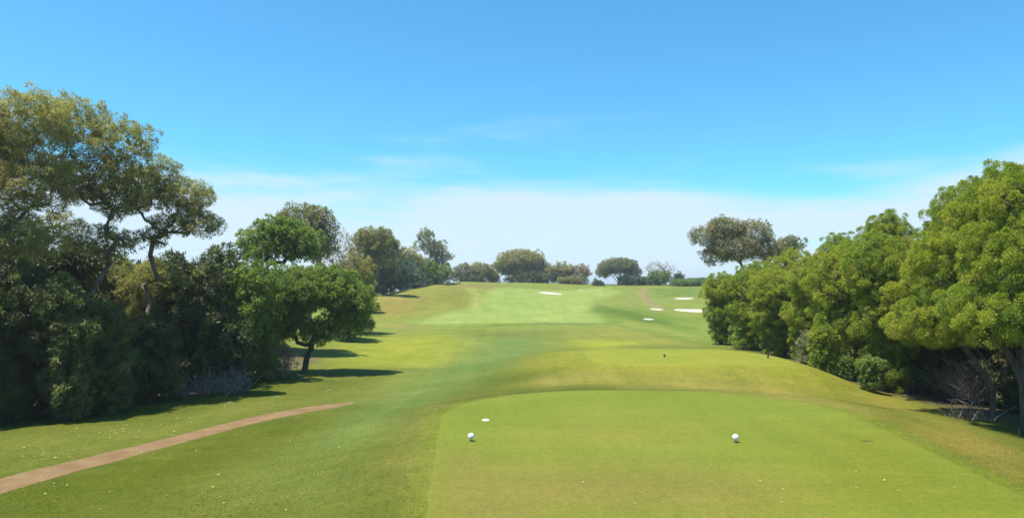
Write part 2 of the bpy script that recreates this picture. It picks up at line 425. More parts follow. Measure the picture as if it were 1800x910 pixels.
# ---- tee surfaces as their own closely mown sheets
rngT = np.random.default_rng(5)
def turf_at(x, y):
    # nearest ground vertex colour
    j = np.clip(np.searchsorted(ys, y), 0, nr - 1); tt = x / (np.maximum(y, -2) + 8.0)
    k = np.clip(np.searchsorted(ts, tt), 0, nc - 1)
    return turf[j, k]
def tee_sheet(name, T, sdf, mat, label, inset, nrad, nth, lift, ymin=None):
    th = np.linspace(0, 2 * np.pi, nth, endpoint=False)
    # march out from the centre until the outline is met
    rr = np.zeros(nth)
    for i, a in enumerate(th):
        lo, hi = 0.0, 30.0
        for _ in range(40):
            mid = (lo + hi) / 2
            if sdf(T['cx'] + mid * math.cos(a), T['cy'] + mid * math.sin(a)) < -inset: lo = mid
            else: hi = mid
        rr[i] = lo
    j = rngT.normal(0, 1, nth); j = sum(np.roll(j, k) for k in range(-4, 5)) / 3.0
    rr = rr + j * 0.008 + rngT.normal(0, 0.006, nth)
    fr = np.concatenate([np.linspace(0.0, 1.0, nrad) ** 0.8, [1.012]])
    x = T['cx'] + fr[:, None] * rr * np.cos(th); y = T['cy'] + fr[:, None] * rr * np.sin(th)
    zz = terrain(x, y) + lift
    zz[-1] -= lift + 0.03
    id2 = np.arange(x.size).reshape(x.shape)
    r = np.roll(id2, -1, 1)
    f = np.stack([id2[:-1], r[:-1], r[1:], id2[1:]], -1).reshape(-1, 4)
    c = np.concatenate([turf_at(x.ravel(), y.ravel()), np.ones((x.size, 1))], 1)
    o = mesh_obj(name, np.stack([x, y, zz], -1).reshape(-1, 3), f, mat, attrs={'turf': c}, smooth=True)
    return tag(o, label, kind='structure')
tee_m = turf_mat('turf_tee', fine=42, mott=0.26, bump=0.3)
tee2_m = turf_mat('turf_tee_forward', fine=42, mott=0.28, bump=0.25)
tee_sheet('tee_box', TEE1, tee1_sd, tee_m, 'flat close-mown tee in the foreground', 0.12, 60, 420, 0.014)
tee_sheet('forward_tee', TEE2, tee2_sd, tee2_m, 'smaller raised tee beyond the nearer one', 0.35, 24, 220, 0.014)

# ---- dirt path on the left
def ribbon(name, pix, widths, mat, label, lift=0.012, n=140, crown=0.0, jit=0.05):
    w = np.array([ground_at(u, v)[:2] for u, v in pix]); widths = np.array(widths, float)
    s = np.concatenate([[0], np.cumsum(np.hypot(*np.diff(w, axis=0).T))])
    q = np.linspace(0, s[-1], n)
    # smooth curve through the points
    deg = min(3, len(w) - 1)
    cx_, cy_ = np.polyfit(s, w[:, 0], deg), np.polyfit(s, w[:, 1], deg)
    px, py = np.polyval(cx_, q), np.polyval(cy_, q); ww = np.interp(q, s, widths)
    tx, ty = np.gradient(px), np.gradient(py); l = np.hypot(tx, ty); nx, ny = -ty / l, tx / l
    g = np.random.default_rng(3)
    ja, jb = (np.convolve(g.normal(0, 1, n + 6), np.ones(7) / 2.6, 'valid') for _ in range(2))
    lat = np.linspace(-1, 1, 9)
    off = np.where(lat < 0, lat * (1 + jit * ja[:, None]), lat * (1 + jit * jb[:, None])) * ww[:, None] / 2
    x, y = px[:, None] + nx[:, None] * off, py[:, None] + ny[:, None] * off
    zz = terrain(x, y) + lift * (1 - 0.0 * lat ** 2)
    zz[:, 0] -= lift + 0.01; zz[:, -1] -= lift + 0.01
    zz[0] -= lift + .01; zz[-1] -= lift + .01
    ii = np.arange(x.size).reshape(x.shape)
    f = np.stack([ii[:-1, :-1], ii[:-1, 1:], ii[1:, 1:], ii[1:, :-1]], -1).reshape(-1, 4)
    o = mesh_obj(name, np.stack([x, y, zz], -1).reshape(-1, 3), f, mat, smooth=True)
    return tag(o, label, kind='structure')
dirt = rough_mat('dirt_path', tuple(alb(172, 136, 96)), tuple(alb(200, 166, 126)), 2.2, 0.95, 0.5, (1, 1, 1), 8)
ribbon('path', [(-160, 905), (0, 856), (200, 800), (400, 748), (520, 724), (585, 712), (622, 707)], [1.0, 1.0, 1.0, 1.0, 0.95, 0.8, 0.25], dirt, 'pale brown dirt path leading up from the lower left')
ribbon('worn_track', [(1135, 507), (1128, 516), (1136, 528), (1152, 537), (1172, 545)], [1.6, 2.2, 2.0, 2.4, 1.2],
       rough_mat('dirt_track', tuple(alb(178, 166, 96)), tuple(alb(196, 180, 116)), 0.5, 0.95, 0.4), 'worn bare track winding down from the crest', lift=0.08, n=60)

# ------------------------------------------------------------------ trees
TWO_PI = 2 * np.pi
def tube(poly, rad, sides=6):
    """tapered tube along a polyline"""
    p = np.asarray(poly, float); r = np.asarray(rad, float)
    t = np.gradient(p, axis=0); t /= np.linalg.norm(t, axis=1)[:, None] + 1e-9
    ref = np.where(np.abs(t[:, 2:3]) > 0.9, np.array([[1.0, 0, 0]]), np.array([[0, 0, 1.0]]))
    a = np.cross(t, ref); a /= np.linalg.norm(a, axis=1)[:, None] + 1e-9
    b = np.cross(t, a)
    th = np.linspace(0, TWO_PI, sides, endpoint=False)
    v = p[:, None] + r[:, None, None] * (np.cos(th)[None, :, None] * a[:, None] + np.sin(th)[None, :, None] * b[:, None])
    n = len(p); ii = np.arange(n * sides).reshape(n, sides); rr = np.roll(ii, -1, 1)
    f = np.stack([ii[:-1], rr[:-1], rr[1:], ii[1:]], -1).reshape(-1, 4)
    return v.reshape(-1, 3), f
def join(parts):
    vs, fs, o = [], [], 0
    for v, f in parts:
        vs.append(v); fs.append(f + o); o += len(v)
    return np.concatenate(vs), np.concatenate(fs)
def sticks(p0, p1, r0, r1, bow=0.0, rng=None):
    """many thin three-sided twigs, each with one bend"""
    p0 = np.asarray(p0); p1 = np.asarray(p1); n = len(p0)
    mid = (p0 + p1) / 2
    ln = np.linalg.norm(p1 - p0, axis=1)[:, None]
    if rng is not None: mid = mid + rng.normal(0, 1, (n, 3)) * ln * bow
    d = (p1 - p0) / (ln + 1e-9)
    ref = np.where(np.abs(d[:, 2:3]) > 0.9, np.array([[1.0, 0, 0]]), np.array([[0, 0, 1.0]]))
    a = np.cross(d, ref); a /= np.linalg.norm(a, axis=1)[:, None] + 1e-9
    b = np.cross(d, a)
    r0 = np.broadcast_to(np.asarray(r0, float), (n,)); r1 = np.broadcast_to(np.asarray(r1, float), (n,))
    V = np.zeros((n, 9, 3))
    for k, (c, r) in enumerate(((p0, r0), (mid, (r0 + r1) / 2), (p1, r1))):
        for j in range(3):
            th = TWO_PI * j / 3
            V[:, k * 3 + j] = c + r[:, None] * (math.cos(th) * a + math.sin(th) * b)
    q = []
    for k in range(2):
        for j in range(3):
            q.append([k * 3 + j, k * 3 + (j + 1) % 3, k * 3 + 3 + (j + 1) % 3, k * 3 + 3 + j])
    F = (np.arange(n)[:, None, None] * 9 + np.array(q)[None]).reshape(-1, 4)
    return V.reshape(-1, 3), F

SPEC = {  # clump size, puffs per clump, leaf slimness, droop, fill, twig visibility, bark, light-gap
    'tea':   dict(mat='tea', leaf=0.8, slim=0.48, droop=0.0, fill=1.0, cover=1.25, bark=BARK, puff=0.36, flat=0.85),
    'olive': dict(mat='olive', slim=0.30, droop=0.35, fill=0.25, cover=0.85, bark=BARK_G, puff=0.34, flat=0.75),
    'dark':  dict(mat='dark',  slim=0.34, droop=0.5, fill=1.2, cover=1.25, bark=BARK, puff=0.40, flat=1.0),
    'green': dict(mat='green', slim=0.42, droop=0.15, fill=0.8, cover=1.05, bark=BARK, puff=0.36, flat=0.85),
    'grey':  dict(mat='grey',  slim=0.36, droop=0.3, fill=0.25, cover=0.75, bark=BARK_P, puff=0.34, flat=0.75),
    'blue':  dict(mat='blue',  slim=0.42, droop=0.2, fill=1.0, cover=1.0, bark=BARK, puff=0.38, flat=0.9),
    'brown': dict(mat='brown', slim=0.34, droop=0.1, fill=0.2, cover=0.45, bark=BARK_D, puff=0.36, flat=0.9),
}
NTRI = [0]
def build_tree(name, label, cat, group, base, Y, ells, kind, cr, seed, stems=1, trunk_r=0.12, fork=0.35,
               leafpx=4.6, cover=None, lean=(0, 0), depth=1.0, spread=0.25, twigs=6, fill=None, tint=(0.0, 1.0), bark=None, base_y=None, skirt=0.0):
    """base: pixel column of the foot; ells: crown lobes (u, v, ru, rv[, metres nearer or farther[, depth factor]]);
    every lobe is turned into metres at the tree's own distance, then filled with clumps in three dimensions."""
    rng = np.random.default_rng(seed)
    S = SPEC[kind]; cover = S['cover'] if cover is None else cover; fill = S['fill'] if fill is None else fill
    bark = bark or S['bark']
    m = Y / FPX
    if base_y is None: base_y = Y
    bx = at(base, HOR, base_y)[0]; bz = tz(bx, base_y) - 0.04
    root = thing(name, label, cat, (bx, base_y, bz), group)
    O = np.array([bx, base_y, bz])
    # ---- clumps in the shell of each lobe
    cl = []; rc0 = cr * m
    L_ = []
    for e in ells:
        dy = e[4] if len(e) > 4 else 0.0; df = e[5] if len(e) > 5 else depth
        c = at(e[0], e[1], Y + dy) - O
        k = (Y + dy) / FPX
        L_.append((c, np.array([e[2] * k, (e[2] * 0.55 + e[3] * 0.45) * k * df, e[3] * k])))
    if skirt:
        lo = min(L_, key=lambda q: q[0][2] - q[1][2]); h = max(lo[0][2], 0.3)
        L_.append((np.array([lo[0][0] * 0.6, lo[0][1], h * 0.45]), np.array([lo[1][0] * skirt, lo[1][1] * skirt, h * 0.55])))
    for c, R in L_:
        want = max(4, int(1.5 * (R[0] * R[1] * R[2]) ** (2 / 3) * 4 / (rc0 ** 2)))
        got = []
        for _ in range(want * 14):
            d = rng.normal(0, 1, 3); d /= np.linalg.norm(d)
            if d[2] < -0.35 and rng.random() < 0.55: continue
            q = d * rng.uniform(0.62, 1.0)
            p = c + q * np.maximum(R - rc0 * 0.6, R * 0.35)
            if p[2] < rc0 * 0.25: continue
            if all(np.sum((p - g) ** 2) > (0.92 * rc0) ** 2 for g in got):
                if any(np.sum(((p - c2) / R2) ** 2) < 0.35 for c2, R2 in L_ if c2 is not c): continue
                got.append(p)
            if len(got) >= want: break
        cl += [(g, c) for g in got]
    C = np.array([g for g, _ in cl]); CC = np.array([c for _, c in cl]); nC = len(C)
    rC = rc0 * rng.uniform(0.72, 1.22, nC)
    cmax = C[:, 2].max()
    # ---- skeleton
    nodes = []; par = []
    def add(p, pa): nodes.append(np.asarray(p, float)); par.append(pa); return len(nodes) - 1
    cen = C.mean(0)
    paths = []                                   # list of node-index lists
    h_f = fork * cmax
    if stems == 1:
        off = [np.zeros(2)]
    else:
        off = [np.array([math.cos(a), math.sin(a)]) * 0.5 for a in rng.uniform(0, 6.28) + np.arange(stems) * TWO_PI / stems]
    trunks = []
    for si in range(stems):
        ang = rng.uniform(0, TWO_PI)
        top = np.array([cen[0] * 0.55 + lean[0], cen[1] * 0.55 + lean[1], h_f])
        if stems > 1:
            top[:2] += off[si] * spread * 4 * (0.6 + 0.8 * rng.random()) * max(0.4, h_f / 2)
        b0 = np.array([off[si][0] * trunk_r * 2, off[si][1] * trunk_r * 2, -0.15]) if stems > 1 else np.array([0, 0, -0.15])
        i0 = add(b0, -1); path = [i0]
        w = rng.normal(0, 0.06 * h_f + 0.02, (2, 2))
        for k in range(1, 7):
            t = k / 6
            p = b0 * (1 - t) + top * t
            p[:2] += w[0] * math.sin(math.pi * t) + 0.45 * w[1] * math.sin(2 * math.pi * t) - (top[:2] - b0[:2]) * 0.25 * math.sin(math.pi * t)
            path.append(add(p, path[-1]))
        paths.append(path); trunks.append(path)
    order = np.argsort(np.linalg.norm(C - np.array([cen[0], cen[1], h_f]), axis=1))
    tipnode = np.zeros(nC, int)
    for i in order:
        N_ = np.array(nodes); d = C[i] - N_
        dist = np.linalg.norm(d, axis=1)
        cost = dist + np.where(d[:, 2] < 0.15 * dist, 0.9 * dist, 0) + np.where(N_[:, 2] < 0.45 * h_f, 1.5 * dist, 0)
        j = int(np.argmin(cost))
        s, e = N_[j], C[i]
        k = max(2, min(5, int(dist[j] / (rc0 * 0.8)) + 1))
        path = [j]
        for q in range(1, k + 1):
            t = q / k
            p = s * (1 - t) + e * t + rng.normal(0, 1, 3) * dist[j] * 0.055 * (t < 1)
            p[2] += -math.sin(math.pi * t) * dist[j] * 0.10
            path.append(add(p, path[-1]))
        paths.append(path); tipnode[i] = path[-1]
    nN = len(nodes); N_ = np.array(nodes)
    wgt = np.zeros(nN); np.add.at(wgt, tipnode, 1.0)
    for i in range(nN - 1, -1, -1):
        if par[i] >= 0: wgt[par[i]] += wgt[i]
    rad = np.maximum(wgt, 0.4) ** 0.58
    rad = rad / max(rad[t[0]] for t in trunks) * trunk_r
    # ---- wood: trunk, its main limbs, then the thinner branchwork
    def poly(path, flare=False):
        pp = N_[path]; r = rad[path].copy()
        if len(path) > 1: r[0] = min(r[0], r[1] * 1.25)
        if flare: r = r * (1 + 0.55 * np.exp(-np.arange(len(r)) * 1.3))
        return pp, r
    far = Y > 60
    tv, tf = join([tube(*poly(t, True), sides=6 if far else 9) for t in trunks])
    tro = mesh_obj('trunk', tv, tf, bark, root, smooth=True)
    rest = paths[stems:]
    rest.sort(key=lambda q: -rad[q[1]])
    nl = 0 if far else min(6, len(rest) // 4)
    for q in rest[:nl]:
        v, f = tube(*poly(q), sides=6); mesh_obj('limb', v, f, bark, tro, smooth=True)
    thin = [tube(*poly(q), sides=4) for q in rest[nl:]]
    # ---- puffs and leaves
    leaf = min(leafpx * S.get('leaf', 1.0) * m, 0.30)
    npf = max(7, int(1.35 / S['puff'] ** 2))
    P_, D_, RP, TI, W_ = [], [], [], [], []
    for i in range(nC):
        n_ = npf
        g = np.arange(n_) + 0.5
        ph = np.arccos(1 - 2 * g / n_); th = math.pi * (1 + 5 ** 0.5) * g + rng.uniform(0, 6.28)
        d = np.stack([np.cos(th) * np.sin(ph), np.sin(th) * np.sin(ph), np.cos(ph)], 1)
        d += rng.normal(0, 0.22, d.shape); d /= np.linalg.norm(d, axis=1)[:, None]
        outd = C[i] - CC[i]; outd = outd / (np.linalg.norm(outd) + 1e-9)
        keep = (d @ outd * 0.7 + d[:, 2] * 0.45) > -0.45
        d = d[keep]
        rr = rC[i] * rng.uniform(0.55, 0.95, len(d))[:, None]
        P_.append(C[i] + d * rr * np.array([1, 1, S['flat']])); D_.append(d)
        RP.append(rC[i] * S['puff'] * rng.uniform(0.75, 1.3, len(d)))
        ct = rng.random(); TI.append(np.clip(0.62 * ct + 0.38 * rng.random(len(d)), 0, 1)); W_.append(np.full(len(d), i))
    P_ = np.concatenate(P_); D_ = np.concatenate(D_); RP = np.concatenate(RP); TI = np.concatenate(TI); W_ = np.concatenate(W_)
    ok = P_[:, 2] > 0.02
    P_, D_, RP, TI, W_ = P_[ok], D_[ok], RP[ok], TI[ok], W_[ok]
    # twigs from clump centres to puffs
    sel = rng.random(len(P_)) < min(1.0, twigs / 10.0)
    tr = np.maximum(rad[tipnode[W_[sel]]] * 0.55, 0.0022 * m / 0.0167)
    sv, sf = sticks(C[W_[sel]] - D_[sel] * 0.1 * rc0, P_[sel] + D_[sel] * RP[sel][:, None] * 0.5, tr, tr * 0.35, 0.08, rng)
    bv, bf = join(thin + [(sv, sf)]) if thin else (sv, sf)
    br = mesh_obj('branches', bv, bf, bark, root, smooth=False); br['kind'] = 'stuff'
    NTRI[0] += 2 * (len(bf) + len(tf))
    la = leaf * leaf * S['slim'] * 0.5
    nlv = np.maximum(3, (cover * 2.3 * 4 * RP ** 2 / la * 0.55).astype(int))
    ix = np.repeat(np.arange(len(P_)), nlv); n = len(ix)
    dv = rng.normal(0, 1, (n, 3)) + D_[ix] * 0.9 + np.array([0, 0, 0.45])
    dv /= np.linalg.norm(dv, axis=1)[:, None]
    pos = P_[ix] + dv * (RP[ix] * rng.uniform(0.25, 1.05, n) ** 0.6)[:, None]
    ax = dv + rng.normal(0, 0.55, (n, 3)) - np.array([0, 0, S['droop']])
    ax /= np.linalg.norm(ax, axis=1)[:, None]
    nm = dv * 1.3 + rng.normal(0, 0.5, (n, 3)) + np.array([0, 0, 0.5])
    sd = np.cross(nm, ax); sd /= np.linalg.norm(sd, axis=1)[:, None] + 1e-9
    ll = leaf * rng.uniform(0.65, 1.35, n)[:, None]; ww = ll * S['slim'] * 0.5
    V = np.stack([pos - sd * ww, pos + sd * ww, pos + ax * ll], 1).reshape(-1, 3)
    tn = np.repeat(np.clip(TI[ix] + rng.normal(0, 0.07, n), 0, 1), 3)
    # coarse filler leaves added inside crowns, tinted dark, to block light and view
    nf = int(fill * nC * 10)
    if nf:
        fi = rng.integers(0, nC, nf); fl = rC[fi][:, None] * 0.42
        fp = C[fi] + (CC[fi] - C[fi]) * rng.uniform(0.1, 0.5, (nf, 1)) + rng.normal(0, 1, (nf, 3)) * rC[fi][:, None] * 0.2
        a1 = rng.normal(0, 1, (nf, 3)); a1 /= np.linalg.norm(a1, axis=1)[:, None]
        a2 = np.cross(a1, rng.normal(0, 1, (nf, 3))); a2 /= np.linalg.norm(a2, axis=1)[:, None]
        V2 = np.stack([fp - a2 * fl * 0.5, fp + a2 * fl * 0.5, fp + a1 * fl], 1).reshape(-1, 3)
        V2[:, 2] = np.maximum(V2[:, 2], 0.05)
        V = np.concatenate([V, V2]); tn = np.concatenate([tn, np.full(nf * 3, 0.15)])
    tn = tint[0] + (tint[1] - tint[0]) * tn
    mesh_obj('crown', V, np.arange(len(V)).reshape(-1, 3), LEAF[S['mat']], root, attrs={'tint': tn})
    NTRI[0] += len(V) // 3
    return root

GL, GR, GC, GS = 'tall gums on the left', 'dense tea trees along the right', 'trees on the far crest', 'dark shrubs under the left gums'
# --- left: tall gums
build_tree('gum_tree', 'tall olive-brown gum at the left edge, tallest of the left trees', 'tree', GL, -30, 20.5,
    [(-60, 265, 104, 104), (45, 220, 76, 70), (45, 322, 88, 62), (-70, 400, 90, 55), (35, 420, 78, 44)], 'olive', 26, 11, stems=3, trunk_r=0.09, fork=0.36, tint=(0.35, 1.0), twigs=10, cover=0.50, fill=0.12, leafpx=4.3)
build_tree('gum_tree', 'second tall gum from the left edge with pale sunlit crown', 'tree', GL, 120, 22.5,
    [(128, 216, 64, 54), (214, 254, 62, 58), (140, 310, 70, 52), (210, 342, 56, 46), (92, 405, 54, 34, 0.5), (180, 425, 58, 34)], 'olive', 23, 12, stems=3, trunk_r=0.09, fork=0.36, tint=(0.1, 0.95), twigs=10, cover=0.54, fill=0.12, leafpx=4.0)
build_tree('gum_tree', 'gum leaning right with bare forked limbs and a flat outlying crown', 'tree', GL, 180, 24.0,
    [(290, 302, 28, 36), (325, 345, 52, 36), (352, 392, 40, 32), (376, 402, 16, 18), (245, 330, 42, 46), (300, 395, 44, 24), (262, 420, 26, 18)], 'olive', 17, 13, stems=3, trunk_r=0.08, fork=0.36, lean=(0.5, 0), tint=(0.05, 0.9), twigs=10, cover=0.54, fill=0.12, leafpx=4.0)
# --- left: dark shrubs below them
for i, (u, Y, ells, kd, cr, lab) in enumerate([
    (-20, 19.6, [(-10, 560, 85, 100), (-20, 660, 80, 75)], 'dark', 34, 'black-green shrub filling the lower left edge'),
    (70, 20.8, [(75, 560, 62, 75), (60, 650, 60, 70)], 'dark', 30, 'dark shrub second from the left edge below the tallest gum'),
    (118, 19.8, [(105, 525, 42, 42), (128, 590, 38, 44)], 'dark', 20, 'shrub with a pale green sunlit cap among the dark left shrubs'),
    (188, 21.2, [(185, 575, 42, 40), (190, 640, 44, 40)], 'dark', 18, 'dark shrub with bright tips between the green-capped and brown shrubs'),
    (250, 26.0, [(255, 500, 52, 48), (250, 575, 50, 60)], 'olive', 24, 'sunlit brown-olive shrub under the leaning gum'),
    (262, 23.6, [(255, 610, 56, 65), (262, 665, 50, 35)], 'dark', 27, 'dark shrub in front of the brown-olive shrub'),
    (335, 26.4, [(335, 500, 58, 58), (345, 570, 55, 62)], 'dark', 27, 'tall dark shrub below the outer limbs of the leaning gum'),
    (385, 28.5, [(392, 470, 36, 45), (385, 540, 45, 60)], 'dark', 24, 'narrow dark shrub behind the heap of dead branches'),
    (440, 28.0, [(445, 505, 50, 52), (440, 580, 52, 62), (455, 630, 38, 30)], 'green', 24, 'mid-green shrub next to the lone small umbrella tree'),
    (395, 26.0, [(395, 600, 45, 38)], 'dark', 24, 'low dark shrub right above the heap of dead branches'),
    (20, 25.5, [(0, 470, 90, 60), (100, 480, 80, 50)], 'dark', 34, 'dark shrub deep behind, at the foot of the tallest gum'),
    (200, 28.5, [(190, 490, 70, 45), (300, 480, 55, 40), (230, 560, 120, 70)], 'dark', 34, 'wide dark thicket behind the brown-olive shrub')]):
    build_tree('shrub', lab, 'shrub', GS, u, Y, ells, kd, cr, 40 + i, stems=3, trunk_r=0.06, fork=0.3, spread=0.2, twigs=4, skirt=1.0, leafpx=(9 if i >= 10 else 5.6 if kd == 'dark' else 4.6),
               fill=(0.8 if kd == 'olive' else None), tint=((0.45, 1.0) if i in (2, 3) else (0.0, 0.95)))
build_tree('shrub', 'straw-brown low bush left of the umbrella tree trunk', 'shrub', GS, 487, 29.0, [(485, 635, 34, 34)], 'brown', 16, 70, stems=3, trunk_r=0.04, fork=0.3, cover=0.8)
build_tree('umbrella_tree', 'small lone tree with rounded green crown, bare trunk and its own shadow', 'tree', None, 533, 30.6,
    [(540, 505, 72, 44), (610, 530, 46, 40), (500, 550, 44, 48), (560, 580, 40, 26), (590, 500, 44, 34), (625, 562, 30, 26)], 'green', 17, 21, stems=1, trunk_r=0.13, fork=0.24, lean=(0.1, 0), tint=(0.25, 1.0), twigs=9, leafpx=3.8)
# --- left: trees behind, running back along the hole
build_tree('tree', 'round green tree with a gap of sky beneath, behind the dark left shrubs', 'tree', None, 480, 38,
    [(460, 430, 44, 40), (520, 425, 48, 36), (490, 410, 40, 28)], 'green', 17, 22, stems=2, trunk_r=0.16, fork=0.5, tint=(0.1, 0.9))
build_tree('tree', 'lower bushy green tree behind the umbrella tree', 'tree', None, 450, 40, [(460, 510, 60, 36), (530, 505, 50, 30), (480, 560, 55, 40)], 'green', 18, 23, stems=3, trunk_r=0.1, fork=0.3)
build_tree('tree', 'tall grey-green tree with thin twiggy right side, highest left of centre', 'tree', None, 545, 48,
    [(535, 385, 44, 30), (505, 400, 30, 30), (570, 395, 30, 30), (560, 425, 36, 34)], 'grey', 16, 24, stems=2, trunk_r=0.16, fork=0.5, tint=(0.1, 0.8), cover=0.6)
build_tree('bare_tree', 'nearly leafless grey tree behind the umbrella tree', 'tree', None, 600, 52,
    [(597, 425, 26, 30), (585, 455, 26, 30), (615, 455, 22, 24)], 'brown', 14, 25, stems=3, trunk_r=0.1, fork=0.4, cover=0.12, fill=0, twigs=10, bark=BARK_P)
build_tree('gum_tree', 'round-headed gum between the bare tree and the slender gum', 'tree', None, 655, 100,
    [(660, 425, 40, 26), (640, 445, 28, 26), (680, 440, 26, 26), (635, 420, 22, 16)], 'olive', 13, 26, stems=3, trunk_r=0.18, fork=0.5, tint=(0, 0.7), cover=1.0)
build_tree('gum_tree', 'slender airy gum with open crown standing above the left knoll', 'tree', None, 768, 140,
    [(750, 415, 18, 14), (762, 436, 24, 16), (778, 452, 20, 12), (738, 432, 12, 8), (788, 458, 12, 9), (765, 465, 18, 10)], 'grey', 9, 27, stems=1, trunk_r=0.2, fork=0.55, tint=(0, 0.6), cover=0.8)
for i, (u, Y, ells, kd, cr, lab) in enumerate([
    (628, 55, [(622, 480, 34, 38), (632, 515, 26, 32)], 'olive', 15, 'olive-yellow bush behind the right end of the umbrella tree'),
    (608, 47, [(606, 505, 30, 34), (610, 548, 26, 26)], 'green', 14, 'dense green bush touching the umbrella tree crown'),
    (640, 82, [(640, 505, 18, 28), (638, 535, 14, 16)], 'dark', 12, 'dark bush at the left foot of the knoll'),
    (712, 118, [(700, 478, 32, 28), (690, 500, 24, 16)], 'blue', 12, 'blue-green bush in front of the round-headed gum'),
    (718, 132, [(715, 450, 22, 18), (735, 460, 20, 16)], 'olive', 10, 'small olive tree between two gums on the left knoll'),
    (752, 137, [(750, 478, 26, 22), (775, 482, 22, 18)], 'green', 10, 'mid-green bush below the slender gum'),
    (680, 112, [(672, 468, 26, 30), (650, 480, 22, 36)], 'dark', 12, 'dark tree below the round-headed gum'),
    (735, 128, [(728, 490, 22, 16)], 'blue', 10, 'low blue-grey bush on the skyline of the knoll')]):
    build_tree('bush', lab, 'bush', 'bushes along the left of the fairway', u, Y, ells, kd, cr, 90 + i, stems=3, trunk_r=0.09, fork=0.3, twigs=4, skirt=1.0)
# --- far crest
for i, (nm, u, Y, ells, kd, cr, lab, kw) in enumerate([
    ('tree', 818, 176, [(815, 476, 17, 14), (800, 482, 12, 12)], 'grey', 7, 'left of two low grey-brown trees on the crest', dict(fork=0.5)),
    ('tree', 848, 178, [(845, 475, 20, 13), (862, 482, 12, 10)], 'olive', 7, 'right of two low grey-brown trees on the crest', dict(fork=0.5)),
    ('dome_tree', 915, 182, [(915, 458, 40, 18), (890, 468, 22, 14), (945, 470, 20, 14), (915, 478, 34, 10)], 'olive', 8, 'broad dome-shaped tree, widest on the crest', dict(fork=0.45, stems=5, spread=0.5, tint=(0.2, 1.0), cover=0.8)),
    ('bush', 938, 176, [(940, 488, 24, 9), (900, 491, 14, 6)], 'dark', 6, 'low dark bush below the broad dome tree', {}),
    ('bush', 985, 180, [(988, 476, 20, 14), (972, 482, 14, 12)], 'olive', 7, 'olive bush right of the broad dome tree', {}),
    ('bush', 1018, 180, [(1018, 479, 18, 14), (1010, 488, 20, 9)], 'brown', 7, 'pinkish-brown bush on the crest', dict(cover=0.8)),
    ('bush', 1052, 172, [(1052, 499, 9, 7)], 'dark', 5, 'tiny round dark green bush in the dip of the crest', dict(stems=1)),
    ('umbrella_tree', 1087, 180, [(1087, 467, 32, 13), (1062, 477, 15, 10), (1112, 478, 15, 10)], 'grey', 6, 'umbrella-shaped tree with many stems on the crest', dict(fork=0.4, stems=7, spread=0.7, tint=(0, 0.6), fill=0.5, cover=0.9, trunk_r=0.14)),
    ('bush', 1104, 178, [(1106, 490, 18, 8)], 'blue', 6, 'low blue-green bush at the foot of the crest umbrella tree', {}),
    ('bare_tree', 1160, 184, [(1150, 472, 16, 13), (1175, 474, 13, 13)], 'brown', 7, 'leafless pale tree on the crest', dict(cover=0.06, fill=0, twigs=10, bark=BARK_P, fork=0.4)),
    ('bush', 1160, 178, [(1160, 487, 18, 11), (1145, 491, 12, 8)], 'green', 6, 'round olive-green bush in front of the leafless pale tree', {}),
    ('bush', 1193, 176, [(1193, 487, 8, 9)], 'dark', 5, 'small upright dark bush near the house', dict(stems=1)),
    ('bush', 868, 178, [(866, 486, 12, 8)], 'olive', 5, 'small olive bush between the low grey-brown trees and the dome tree', {}),
    ('bush', 828, 174, [(830, 490, 24, 5)], 'dark', 5, 'low scrub at the foot of the two grey-brown crest trees', {}),
    ('bush', 1004, 176, [(1002, 491, 22, 5)], 'olive', 5, 'low scrub between the olive and pinkish-brown crest bushes', {}),
    ('bush', 1130, 179, [(1130, 493, 13, 5)], 'dark', 5, 'low scrub between the crest umbrella tree and the leafless tree', {}),
    ('hedge', 1205, 172, [(1205, 497, 26, 5), (1232, 496, 20, 6)], 'green', 5, 'low clipped hedge in front of the house', {})]):
    k = dict(stems=3, trunk_r=0.2, fork=0.3, twigs=5, leafpx=3.2, skirt=(0.9 if nm in ('bush', 'hedge') else 0.0)); k.update(kw)
    ells = [(e[0], e[1], e[2] * 1.16, e[3] * 1.12) for e in ells]
    build_tree(nm, lab, nm.replace('_', ' ').replace('bare tree', 'tree').replace('dome tree', 'tree').replace('umbrella tree', 'tree'), GC, u, Y, ells, kd, cr, 130 + i, **k)
# --- behind the right-hand trees
build_tree('gum_tree', 'tall grey gum with pale leaning stems rising behind the right hedge of trees', 'tree', None, 1320, 62,
    [(1235, 415, 28, 20), (1275, 400, 36, 20), (1325, 410, 34, 26), (1255, 450, 26, 20), (1290, 435, 50, 28), (1350, 440, 30, 24)], 'grey', 10, 31, stems=5, trunk_r=0.14, fork=0.5, spread=0.35, cover=0.6, fill=0.1, tint=(0.3, 1.0), leafpx=3.2, twigs=10, bark=BARK_P)
build_tree('tree', 'small pale treetop right of the tall grey gum', 'tree', None, 1392, 66, [(1390, 428, 24, 16), (1375, 445, 24, 16)], 'grey', 11, 32, stems=2, trunk_r=0.15, fork=0.5, tint=(0, 0.4), cover=1.0)
